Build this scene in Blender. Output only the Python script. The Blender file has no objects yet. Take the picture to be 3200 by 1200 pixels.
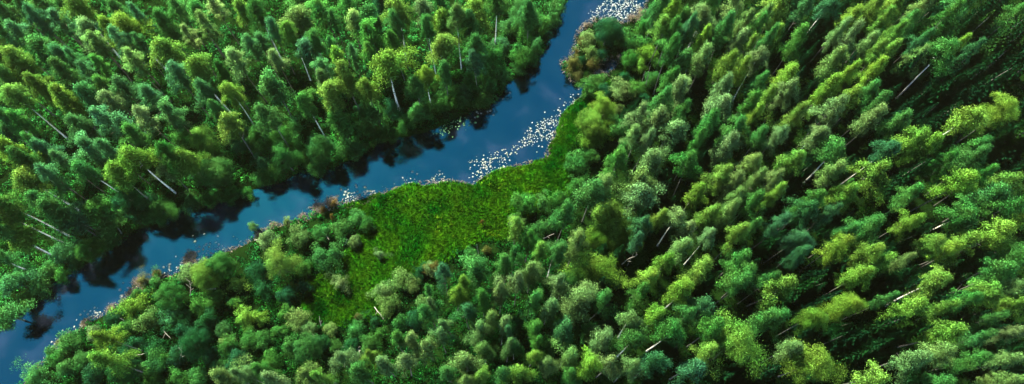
import bpy, math, random
import numpy as np
from mathutils import Matrix, Vector

rng = np.random.default_rng(7)
random.seed(7)
sc = bpy.context.scene
COL = sc.collection
H = 120.0                      # height of the drone above the river, metres
F = 2133.0
NAD = (1540.0, 1480.0)

# ------------------------------------------------------------------ camera
def _basis():
    d = np.array([NAD[0]-1600, -(NAD[1]-600), -F]); d /= np.linalg.norm(d)
    v = np.array([0, 0, -1.0])
    Y = v-(v@d)*d; Y /= np.linalg.norm(Y)
    Z = -d; X = np.cross(Y, Z)
    return np.array([X, Y, Z])
RC = _basis()
def at(px, py, z=0.0):
    """photo pixel (3200 wide) -> world point at height z, and its depth"""
    r = RC @ np.array([px-1600.0, -(py-600.0), -F])
    t = (H-z)/-r[2]
    return r[0]*t, r[1]*t, t*F
cam = bpy.data.objects.new('camera', bpy.data.cameras.new('camera'))
COL.objects.link(cam)
M = Matrix([[*RC[0], 0], [*RC[1], 0], [*RC[2], H], [0, 0, 0, 1]])
cam.matrix_world = M
cam.data.sensor_width = 36
cam.data.lens = 36*F/3200
cam.data.clip_end = 5000
cam.data.clip_start = 1
sc.camera = cam

# ------------------------------------------------------------------ light
SUN_EL, SUN_AZ = 52, 320        # azimuth clockwise from +Y
w = bpy.data.worlds.new('World'); sc.world = w; w.use_nodes = True
nt = w.node_tree
sky = nt.nodes.new('ShaderNodeTexSky'); sky.sky_type = 'NISHITA'; sky.sun_disc = False
sky.sun_elevation = math.radians(SUN_EL); sky.sun_rotation = math.radians(SUN_AZ)
sky.air_density = 1.6; sky.dust_density = 0.3; sky.ozone_density = 2.5
bg = nt.nodes['Background']; bg.inputs[1].default_value = 0.095
nt.links.new(sky.outputs[0], bg.inputs[0])
sl = bpy.data.lights.new('sun', 'SUN'); sl.energy = 5.0; sl.angle = math.radians(4); sl.color = (1, .95, .72)
so = bpy.data.objects.new('sun', sl); COL.objects.link(so)
az, el = math.radians(SUN_AZ), math.radians(SUN_EL)
sdir = Vector((math.sin(az)*math.cos(el), math.cos(az)*math.cos(el), math.sin(el)))
so.rotation_euler = sdir.to_track_quat('Z', 'Y').to_euler()
so.location = (0, 0, 200)
sc.view_settings.view_transform = 'Standard'; sc.view_settings.look = 'None'
sc.view_settings.exposure = 2.9; sc.view_settings.gamma = 1
sc.render.engine = 'CYCLES'
sc.cycles.max_bounces = 6; sc.cycles.diffuse_bounces = 3; sc.cycles.glossy_bounces = 2
sc.cycles.transmission_bounces = 3; sc.cycles.transparent_max_bounces = 4

# ------------------------------------------------------------------ materials
def N(nt, t, **k):
    n = nt.nodes.new(t)
    for a, v in k.items():
        if a.startswith('i_'):
            n.inputs[a[2:].replace('_', ' ')].default_value = v
        else: setattr(n, a, v)
    return n
def newmat(name):
    m = bpy.data.materials.new(name); m.use_nodes = True
    nt = m.node_tree; nt.nodes.clear()
    out = nt.nodes.new('ShaderNodeOutputMaterial')
    return m, nt, out
def leafmat(name, src, transl=.35, spec=.1):
    m, nt, out = newmat(name); L = nt.links.new
    if src == 'object':
        c = N(nt, 'ShaderNodeObjectInfo').outputs['Color']
    else:
        c = N(nt, 'ShaderNodeAttribute', attribute_name='col').outputs['Color']
    v = N(nt, 'ShaderNodeAttribute', attribute_name='vary').outputs['Fac']
    g = N(nt, 'ShaderNodeNewGeometry')
    no = N(nt, 'ShaderNodeTexNoise', i_Scale=.9, i_Detail=3.0); L(g.outputs['Position'], no.inputs['Vector'])
    mr = N(nt, 'ShaderNodeMapRange', i_From_Min=.3, i_From_Max=.7, i_To_Min=.7, i_To_Max=1.3); L(no.outputs['Fac'], mr.inputs['Value'])
    mu = N(nt, 'ShaderNodeMath', operation='MULTIPLY'); L(mr.outputs[0], mu.inputs[0]); L(v, mu.inputs[1])
    vs = N(nt, 'ShaderNodeVectorMath', operation='SCALE'); L(c, vs.inputs[0]); L(mu.outputs[0], vs.inputs['Scale'])
    # hue wander: leaves run from yellow green to blue green
    hn = N(nt, 'ShaderNodeTexNoise', i_Scale=.35, i_Detail=2.0); L(g.outputs['Position'], hn.inputs['Vector'])
    hr = N(nt, 'ShaderNodeMapRange', i_From_Min=.3, i_From_Max=.7, i_To_Min=.485, i_To_Max=.515); L(hn.outputs['Fac'], hr.inputs['Value'])
    hs = N(nt, 'ShaderNodeHueSaturation'); L(hr.outputs[0], hs.inputs['Hue']); L(vs.outputs[0], hs.inputs['Color'])
    p = N(nt, 'ShaderNodeBsdfPrincipled', i_Roughness=.6); p.inputs['Specular IOR Level'].default_value = spec
    L(hs.outputs[0], p.inputs['Base Color'])
    t = N(nt, 'ShaderNodeBsdfTranslucent'); L(hs.outputs[0], t.inputs['Color'])
    mx = N(nt, 'ShaderNodeMixShader'); mx.inputs[0].default_value = transl
    L(p.outputs[0], mx.inputs[1]); L(t.outputs[0], mx.inputs[2]); L(mx.outputs[0], out.inputs[0])
    return m
def barkmat(name, a, b, scale=(3, 3, 3), lo=.45, hi=.6):
    m, nt, out = newmat(name); L = nt.links.new
    tc = N(nt, 'ShaderNodeTexCoord'); mp = N(nt, 'ShaderNodeMapping'); mp.inputs['Scale'].default_value = scale
    L(tc.outputs['Object'], mp.inputs[0])
    no = N(nt, 'ShaderNodeTexNoise', i_Scale=1.0, i_Detail=4.0); L(mp.outputs[0], no.inputs[0])
    cr = N(nt, 'ShaderNodeValToRGB'); cr.color_ramp.elements[0].position = lo; cr.color_ramp.elements[1].position = hi
    cr.color_ramp.elements[0].color = (*a, 1); cr.color_ramp.elements[1].color = (*b, 1)
    L(no.outputs['Fac'], cr.inputs[0])
    p = N(nt, 'ShaderNodeBsdfPrincipled', i_Roughness=.75); L(cr.outputs[0], p.inputs['Base Color'])
    L(p.outputs[0], out.inputs[0]); return m
M_LEAF = leafmat('foliage', 'object')
M_STUFF = leafmat('ground_foliage', 'attr', .35, 0.0)
M_BIRCH = barkmat('birch_bark', (.03, .026, .022), (.66, .64, .58), (2, 2, 5), .36, .46)
M_GREYB = barkmat('grey_bark', (.03, .027, .024), (.10, .095, .085), (2, 2, 5), .4, .6)
M_PINE = barkmat('pine_bark', (.05, .035, .025), (.15, .105, .08), (3, 3, 2))
M_DARKB = barkmat('dark_bark', (.04, .035, .03), (.13, .11, .09))
M_DEAD = barkmat('dead_wood', (.06, .055, .048), (.16, .145, .125), (2, 2, 2), .3, .5)

def groundmat():
    m, nt, out = newmat('forest_floor'); L = nt.links.new
    g = N(nt, 'ShaderNodeNewGeometry')
    a = N(nt, 'ShaderNodeTexNoise', i_Scale=.12, i_Detail=8.0); L(g.outputs['Position'], a.inputs[0])
    cr = N(nt, 'ShaderNodeValToRGB'); e = cr.color_ramp.elements
    e[0].position = .35; e[0].color = (.0015, .0045, .001, 1); e[1].position = .7; e[1].color = (.004, .013, .002, 1)
    L(a.outputs['Fac'], cr.inputs[0])
    b = N(nt, 'ShaderNodeTexNoise', i_Scale=2.0, i_Detail=6.0); L(g.outputs['Position'], b.inputs[0])
    bp = N(nt, 'ShaderNodeBump', i_Strength=.8, i_Distance=.5); L(b.outputs['Fac'], bp.inputs['Height'])
    p = N(nt, 'ShaderNodeBsdfPrincipled', i_Roughness=.95); L(cr.outputs[0], p.inputs['Base Color']); L(bp.outputs[0], p.inputs['Normal'])
    p.inputs['Specular IOR Level'].default_value = 0
    L(p.outputs[0], out.inputs[0]); return m
def watermat():
    m, nt, out = newmat('river_water'); L = nt.links.new
    g = N(nt, 'ShaderNodeNewGeometry')
    a = N(nt, 'ShaderNodeTexNoise', i_Scale=6.0, i_Detail=3.0); L(g.outputs['Position'], a.inputs[0])
    bp = N(nt, 'ShaderNodeBump', i_Strength=.06, i_Distance=.05); L(a.outputs['Fac'], bp.inputs['Height'])
    d = N(nt, 'ShaderNodeBsdfDiffuse'); d.inputs['Color'].default_value = (.0004, .0010, .0014, 1)
    gl = N(nt, 'ShaderNodeBsdfGlossy', i_Roughness=.02); gl.inputs['Color'].default_value = (.03, .60, .88, 1)
    sn = N(nt, 'ShaderNodeTexNoise', i_Scale=.16, i_Detail=6.0); L(g.outputs['Position'], sn.inputs[0])
    sr = N(nt, 'ShaderNodeValToRGB'); sr.color_ramp.elements[0].position = .5; sr.color_ramp.elements[1].position = .72
    sr.color_ramp.elements[0].color = (.0004, .0010, .0014, 1); sr.color_ramp.elements[1].color = (.0045, .0050, .0095, 1)
    L(sn.outputs['Fac'], sr.inputs[0]); L(sr.outputs[0], d.inputs['Color'])
    L(bp.outputs[0], gl.inputs['Normal'])
    mx = N(nt, 'ShaderNodeMixShader'); mx.inputs[0].default_value = .055
    L(d.outputs[0], mx.inputs[1]); L(gl.outputs[0], mx.inputs[2]); L(mx.outputs[0], out.inputs[0]); return m
M_WATER = watermat()
def padmat():
    m, nt, out = newmat('lily_pad'); L = nt.links.new
    c = N(nt, 'ShaderNodeAttribute', attribute_name='col').outputs['Color']
    p = N(nt, 'ShaderNodeBsdfPrincipled', i_Roughness=.35); L(c, p.inputs['Base Color'])
    L(p.outputs[0], out.inputs[0]); return m
M_PAD = padmat()

# ------------------------------------------------------------------ mesh tools
def unit(a): return a/np.maximum(np.linalg.norm(a, axis=-1, keepdims=True), 1e-9)
def quadmesh(name, V, Q, mat, vary=None, col=None, smooth=False):
    me = bpy.data.meshes.new(name)
    n, q = len(V), len(Q)
    me.vertices.add(n); me.vertices.foreach_set('co', np.ascontiguousarray(V, dtype=np.float32).ravel())
    k = Q.shape[1]
    me.loops.add(q*k); me.loops.foreach_set('vertex_index', np.ascontiguousarray(Q, dtype=np.int32).ravel())
    me.polygons.add(q); me.polygons.foreach_set('loop_start', np.arange(0, q*k, k, dtype=np.int32))
    try: me.polygons.foreach_set('loop_total', np.full(q, k, dtype=np.int32))
    except Exception: pass
    me.update(calc_edges=True); me.validate()
    if vary is not None:
        a = me.attributes.new('vary', 'FLOAT', 'FACE'); a.data.foreach_set('value', vary.astype(np.float32))
    if col is not None:
        a = me.attributes.new('col', 'FLOAT_COLOR', 'FACE')
        c = np.ones((q, 4), np.float32); c[:, :3] = col; a.data.foreach_set('color', c.ravel())
    if smooth: me.polygons.foreach_set('use_smooth', np.ones(q, bool))
    if mat: me.materials.append(mat)
    return me
def leaf_arrays(C, Nn, D, l, wd):
    """diamond leaves: centre, facing normal, long axis, length, width"""
    Nn = unit(Nn); D = unit(D-(D*Nn).sum(1, keepdims=True)*Nn); S = np.cross(Nn, D)
    l = np.asarray(l).reshape(-1, 1); wd = np.asarray(wd).reshape(-1, 1)
    bend = Nn*l*.12
    V = np.stack([C-D*l*.5-bend, C+S*wd*.5+bend, C+D*l*.5-bend, C-S*wd*.5+bend], 1).reshape(-1, 3)
    Q = np.arange(len(V)).reshape(-1, 4)
    return V, Q
def soften(me, Nrm):
    """shade every leaf with a normal between its own and its clump's"""
    me.polygons.foreach_set('use_smooth', np.ones(len(me.polygons), bool))
    me.normals_split_custom_set_from_vertices(np.repeat(Nrm, 4, 0).tolist())
def tube(pts, rad, sides=7):
    pts = np.array(pts, float); n = len(pts); V = []
    for i in range(n):
        t = pts[min(i+1, n-1)]-pts[max(i-1, 0)]; t = t/np.linalg.norm(t)
        a = np.cross(t, [0.31, .95, .05]); a /= np.linalg.norm(a); b = np.cross(t, a)
        for k in range(sides):
            th = 2*math.pi*k/sides
            V.append(pts[i]+rad[i]*(math.cos(th)*a+math.sin(th)*b))
    Q = [[i*sides+k, i*sides+(k+1) % sides, (i+1)*sides+(k+1) % sides, (i+1)*sides+k] for i in range(n-1) for k in range(sides)]
    return np.array(V), np.array(Q)
def tubes(name, lst, mat, sides=7):
    Vs, Qs, o = [], [], 0
    for p, r in lst:
        V, Q = tube(p, r, sides); Vs.append(V); Qs.append(Q+o); o += len(V)
    return quadmesh(name, np.concatenate(Vs), np.concatenate(Qs), mat, smooth=True)
R3 = lambda n: rng.normal(size=(n, 3))

# ------------------------------------------------------------------ tree prototypes (meshes)
def branch_crown(name, z0, z1, r, nb, nl, droop, leaf, prof, rise=.35, top_extra=True, lobes=.42, blend=.88):
    ph = rng.uniform(0, 6.28, 3); C, NN, D, Vy = [], [], [], []
    for i in range(nb):
        t = ((i+.5)/nb)**.85; zb = z0+(z1-z0)*t
        a = i*2.39996+rng.normal()*.35
        kick = rng.choice([1.0, 1.0, 1.0, 1.35, .6])
        R = r*prof(t)*kick*(1+lobes*math.sin(2*a+ph[0]+3*t)+rng.normal()*.27)
        R = max(R, .35)
        n = int(nl*(.35+.65*min(1.3, R/r)))
        u = rng.uniform(.25, 1, n)**.7
        rad = u*R
        zz = zb+R*(rise*np.sin(u*2.2)-droop*u**3)
        az_ = a+rng.normal(size=n)*.10/np.maximum(u, .3)
        P = np.stack([np.cos(az_)*rad, np.sin(az_)*rad, zz], 1)
        clus = .11+.16*r*.5*np.sin(np.clip(u, 0, 1)*2.6)
        off = R3(n)*clus[:, None]*np.array([1, 1, .8])
        off[:, 2] -= np.abs(rng.normal(size=n))*droop*.35
        P = P+off
        out = np.array([math.cos(a), math.sin(a), 0])
        cn = unit(off*1.3+out*.5+np.array([0, 0, .75]))
        C.append(P); NN.append(cn)
        D.append(out*(1-droop*.5)+np.array([0, 0, -droop-.1])+R3(n)*.45)
        Vy.append(np.full(n, rng.uniform(.78, 1.22))*rng.uniform(.93, 1.07, n))
    C, cn, D, Vy = map(np.concatenate, (C, NN, D, Vy)); n = len(C)
    own = unit(cn*.6+R3(n)*.55)
    V, Q = leaf_arrays(C, own, D, rng.uniform(.75, 1.3, n)*leaf, rng.uniform(.75, 1.2, n)*leaf*.55)
    me = quadmesh(name, V, Q, M_LEAF, vary=Vy)
    soften(me, unit(cn*blend+own*(1-blend)))
    return me
def blob_crown(name, z0, z1, r, nb, nl, leaf, rb=.36, flat=.8, blend=.88, spiky=False, core=.55):
    C, NN, D, Vy = [], [], [], []
    zc, hz = (z0+z1)/2, (z1-z0)/2
    for i in range(nb):
        t = 1-2*(i+.5)/nb*.86; a = i*2.39996+rng.normal()*.3
        s = math.sqrt(max(0, 1-t*t))
        k = rng.uniform(core, 1.0)
        bc = np.array([math.cos(a)*s*r*k, math.sin(a)*s*r*k, zc+t*hz*k])
        b = r*rb*rng.uniform(.7, 1.25); n = int(nl*(b/(r*rb))**2)
        d = unit(R3(n)); d[:, 2] = np.where(d[:, 2] < -.35, -d[:, 2], d[:, 2])
        rr = b*rng.uniform(.55, 1.08, (n, 1))*(1+.18*np.sin(d[:, :1]*5+i)*np.cos(d[:, 1:2]*6))
        P = bc+d*rr*np.array([1, 1, flat])
        cen = unit(np.array([bc[0], bc[1], (bc[2]-zc)*.8+.4*r]))
        C.append(P); NN.append(unit(d+cen*.5)); D.append((d*1.5 if spiky else R3(n))+np.array([0, 0, -.2])+R3(n)*.35)
        Vy.append(np.full(n, rng.uniform(.78, 1.22))*rng.uniform(.93, 1.07, n))
    C, cn, D, Vy = map(np.concatenate, (C, NN, D, Vy)); n = len(C)
    own = unit(cn*.7+R3(n)*.5)
    V, Q = leaf_arrays(C, own, D, rng.uniform(.75, 1.3, n)*leaf*(1.5 if spiky else 1), rng.uniform(.75, 1.2, n)*leaf*(.3 if spiky else .65))
    me = quadmesh(name, V, Q, M_LEAF, vary=Vy)
    soften(me, unit(cn*blend+own*(1-blend)))
    return me
def spruce_crown(name, z0, z1, r):
    C, NN, D, Vy = [], [], [], []
    lev = 19
    for i in range(lev):
        t = i/(lev-1); zb = z0+(z1-z0)*t**.95; R0 = r*(1-t)**.8*1.02+.18
        nbr = max(5, int(11*(1-t)+4)); o = rng.uniform(0, 6.28)
        for j in range(nbr):
            a = o+6.283*j/nbr+rng.normal()*.1; R = R0*rng.uniform(.72, 1.12); n = int(20+70*R/r)
            u = rng.uniform(.08, 1, n)**.8
            side = rng.normal(size=n)*.20*R*(1.05-u)*1.1
            ca, sa = math.cos(a), math.sin(a)
            x = u*R
            z = zb-.35*x*.9+.16*R*u**3*2-np.abs(side)*.35+rng.normal(size=n)*.05
            C.append(np.stack([x*ca-side*sa, x*sa+side*ca, z], 1))
            NN.append(unit(np.stack([np.full(n, ca*.5), np.full(n, sa*.5), np.ones(n)], 1)))
            sg = np.sign(side)
            D.append(np.stack([ca-sg*sa*.9, sa+sg*ca*.9, np.full(n, -.35)], 1)+R3(n)*.2)
            Vy.append(np.full(n, rng.uniform(.7, 1.3)))
    n = 60; z = rng.uniform(z1-.8, z1+.5, n)
    C.append(np.stack([rng.normal(size=n)*.06, rng.normal(size=n)*.06, z], 1)); NN.append(unit(R3(n)+[0, 0, .5])); D.append(R3(n)*.4+[0, 0, 1.]); Vy.append(np.ones(n))
    C, cn, D, Vy = map(np.concatenate, (C, NN, D, Vy)); n = len(C)
    own = unit(cn+R3(n)*.35)
    V, Q = leaf_arrays(C, own, D, rng.uniform(.3, .5, n), rng.uniform(.09, .16, n))
    me = quadmesh(name, V, Q, M_LEAF, vary=Vy); soften(me, unit(cn*.5+own*.5)); return me
def trunk(name, h, r0, mat, limbs=6, zl=.5, lr=1.6, fork=0):
    b = rng.normal(size=2)*.25
    f = lambda t: [b[0]*math.sin(t*2.6)*1.2, b[1]*math.sin(t*3.3), h*t]
    pts = [f(t)for t in np.linspace(0, 1, 9)]; pts[0][2] = -.4
    rad = [r0*(1-.82*t) for t in np.linspace(0, 1, 9)]; rad[0] *= 1.3
    L = [(pts, rad)]
    for k in range(limbs):
        t = zl+(1-zl)*.85*(k+.3)/limbs; p = np.array(f(t)); a = k*2.4+rng.uniform(0, 1); l = lr*rng.uniform(.6, 1.1)*(1.15-t*.7)
        q = [p, p+[math.cos(a)*l*.5, math.sin(a)*l*.5, l*.45], p+[math.cos(a)*l, math.sin(a)*l, l*.6]]
        L.append((q, [r0*.3, r0*.18, r0*.06]))
    return tubes(name, L, mat)

bp = lambda t: (1-t)**.56*min(1, .45+t*2.2)          # birch outline
pf = lambda t: (1-t)**.7*min(1, .6+t*2)
PROTO = {}
PROTO['birch'] = [(trunk('trunk', 17.6, .12, M_GREYB, 7, .5, 1.7), branch_crown('crown', z0, 18.4, 2.0, nb_, 430, .6, .18, bp, rise=.45)) for z0, nb_ in ((9.2, 44), (10.3, 38), (8.6, 52), (10.8, 34), (9.6, 46), (10.0, 40), (9.0, 36), (11.0, 42))]
bn = lambda t: (1-t)**.85*min(1, .5+t*2.6)*1.12
PROTO['nearbirch'] = [(trunk('trunk', 17.9, .11, M_GREYB, 7, .5, 1.6), branch_crown('crown', z0, 18.9, 2.0, nb_, 430, .65, .165, bn, rise=.45, lobes=.5)) for z0, nb_ in ((9.0, 44), (10.2, 36), (8.4, 50), (10.8, 32), (9.4, 46), (9.9, 38), (8.8, 34), (11.0, 40))]
PROTO['lowbirch'] = PROTO['birch'][:4]
PROTO['tallbirch'] = [(trunk('trunk', 17.6, .155, M_BIRCH, 6, .66, 1.7), branch_crown('crown', z0, 18.4, 2.0, 40, 440, .55, .18, lambda t: (1-t)**.42*min(1, .55+t*2.5))) for z0 in (12.6, 12.0, 13.0, 12.4)]
PROTO['pine'] = [(trunk('trunk', 17.0, .13, M_PINE, 8, .55, 1.5), branch_crown('crown', z0, 18.0, 2.0, 40, 360, .15, .165, pf, rise=.55, lobes=.35)) for z0 in (9.5, 10.5, 10.0, 11.0)]
PROTO['spruce'] = [(trunk('trunk', 16.5, .2, M_DARKB, 0), spruce_crown('crown', z0, 17.5, 2.6)) for z0 in (2.0, 3.0, 1.5)]
PROTO['broad'] = [(trunk('trunk', 7.5, .22, M_DARKB, 7, .4, 2.6), blob_crown('crown', 2.5, 10.3, 3.6, nb, 640, .155)) for nb in (46, 52, 40, 58)]
PROTO['broad'] += [(trunk('trunk', 7.5, .22, M_DARKB, 7, .4, 2.6), branch_crown('crown', 2.5, 10.2, 3.6, nb, 640, .3, .15, lambda t: (1-t)**.5*min(1, .6+t), rise=.6, lobes=.45)) for nb in (60, 50)]
random.shuffle(PROTO['broad'])
PROTO['shrub'] = [(trunk('stem', 2.9, .07, M_DARKB, 5, .3, 1.2), blob_crown('foliage', .5, 4.2, 2.0, nb, 230, .17, rb=.42, core=.4)) for nb in (26, 30, 22, 28, 34)]
PROTO['shrub'] += [(trunk('stem', 2.9, .07, M_DARKB, 5, .3, 1.2), branch_crown('foliage', .3, 4.2, 2.0, nb, 170, .25, .18, lambda t: (1-t)**.5, rise=.8, lobes=.5)) for nb in (34, 28, 40)]
random.shuffle(PROTO['shrub'])
PROTO['aspen'] = [(trunk('trunk', 16.5, .12, M_GREYB, 7, .5, 2.0), branch_crown('crown', 10.3, 18.3, 2.5, nb, 640, .35, .135, lambda t: (1-t)**.45*min(1, .6+t*1.5), rise=.6, lobes=.45)) for nb in (60, 70, 64)]

# ------------------------------------------------------------------ labels
ZONES = [  # centre in 2576-wide picture coordinates
 (90, 60, 'in the top left corner'), (330, 60, 'below the top edge, far left'), (560, 70, 'below the top edge, left'),
 (800, 80, 'below the top edge, left of centre'), (1010, 60, 'below the top edge, centre left'), (1230, 60, 'near the far bank below the top edge'),
 (90, 250, 'by the left edge, upper part'), (300, 250, 'in the upper left wood'), (520, 260, 'in the middle of the far wood'),
 (740, 260, 'in the far wood left of centre'), (950, 240, 'in the far wood behind the bend'), (1150, 230, 'on the far bank right of centre'),
 (90, 440, 'by the left edge, mid height'), (330, 430, 'in the far wood, lower left'), (540, 420, 'on the far bank, left'),
 (800, 400, 'on the far bank behind the bend'), (90, 620, 'on the far bank, lower left'), (290, 570, 'on the far bank by the dark water'),
 (280, 880, 'on the near bank, bottom left'), (380, 760, 'on the near bank, lower left'), (560, 720, 'on the near bank left of the meadow'),
 (560, 880, 'near the bottom edge, left'), (760, 630, 'between river and meadow'), (800, 850, 'below the meadow, left'),
 (1000, 900, 'near the bottom edge, left of centre'), (1000, 740, 'just below the meadow'), (1180, 740, 'below the meadow, right'),
 (1250, 900, 'near the bottom edge, centre'), (1340, 600, 'right of the meadow'), (1340, 730, 'in the lower middle wood'),
 (1490, 110, 'on the small peninsula'), (1620, 180, 'behind the small peninsula'), (1480, 320, 'on the near bank by the bend'),
 (1520, 480, 'behind the bend of the near bank'), (1560, 600, 'in the centre of the near wood'), (1500, 740, 'in the near wood, lower centre'),
 (1480, 900, 'near the bottom edge, right of centre'), (1720, 60, 'in the near wood, top centre'), (1900, 60, 'below the top edge, right'),
 (1740, 230, 'in the near wood, upper centre'), (1930, 230, 'in the upper near wood'), (1700, 400, 'in the middle near wood'),
 (1900, 400, 'in the middle of the right wood'), (1780, 560, 'in the near wood, centre right'), (1960, 560, 'in the right wood below middle'),
 (1720, 720, 'in the lower right of centre'), (1720, 890, 'near the bottom edge, right'), (1930, 740, 'in the lower right wood'),
 (1930, 890, 'near the bottom edge, far right'), (2120, 60, 'below the top edge, far right'), (2320, 60, 'in the top right wood'),
 (2500, 80, 'in the top right corner'), (2120, 230, 'in the upper right wood'), (2330, 230, 'in the upper right dark wood'),
 (2500, 250, 'by the right edge, upper part'), (2120, 420, 'in the right wood, mid height'), (2330, 420, 'in the far right wood, middle'),
 (2500, 430, 'by the right edge, mid height'), (2150, 600, 'in the right wood, lower middle'), (2350, 600, 'in the far right wood, lower middle'),
 (2500, 620, 'by the right edge, lower part'), (2150, 760, 'in the lower right dark wood'), (2150, 900, 'by the bottom edge, far right'),
 (2350, 760, 'in the far lower right wood'), (2350, 900, 'by the bottom edge near the corner'), (2510, 850, 'in the bottom right corner')]
ZP = np.array([(a, b) for a, b, _ in ZONES], float)
ORD = 'first second third fourth fifth sixth seventh eighth ninth tenth eleventh twelfth thirteenth fourteenth fifteenth'.split()
CNT = 'one two three four five six seven eight nine ten eleven twelve thirteen fourteen fifteen'.split()
def tag(o, label=None, cat=None, group=None, kind=None):
    if label: o['label'] = label
    if cat: o['category'] = cat
    if group: o['group'] = group
    if kind: o['kind'] = kind
REG = []   # (object, px, py, base words, category, group)
def resolve_labels():
    from collections import defaultdict
    g = defaultdict(list)
    for e in REG:
        z = int(np.argmin(((ZP-np.array([e[1]/1.2422, e[2]/1.2422]))**2).sum(1)))
        g[(e[3], z)].append(e)
    for (base, z), L in g.items():
        L.sort(key=lambda e: e[1])
        for i, e in enumerate(L):
            lab = base+' '+ZONES[z][2]; short = len(lab.split()) > 10
            if 'low shaded' in base: pass
            elif len(L) == 2: lab += ', '+('left' if i == 0 else 'right')+(' one' if short else ' one of two')
            elif len(L) > 2: lab += ', '+('leftmost' if i == 0 else 'rightmost' if i == len(L)-1 else ORD[i]+' from left')+(' of '+CNT[len(L)-1] if not short else '')
            tag(e[0], lab, e[4], e[5])

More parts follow.
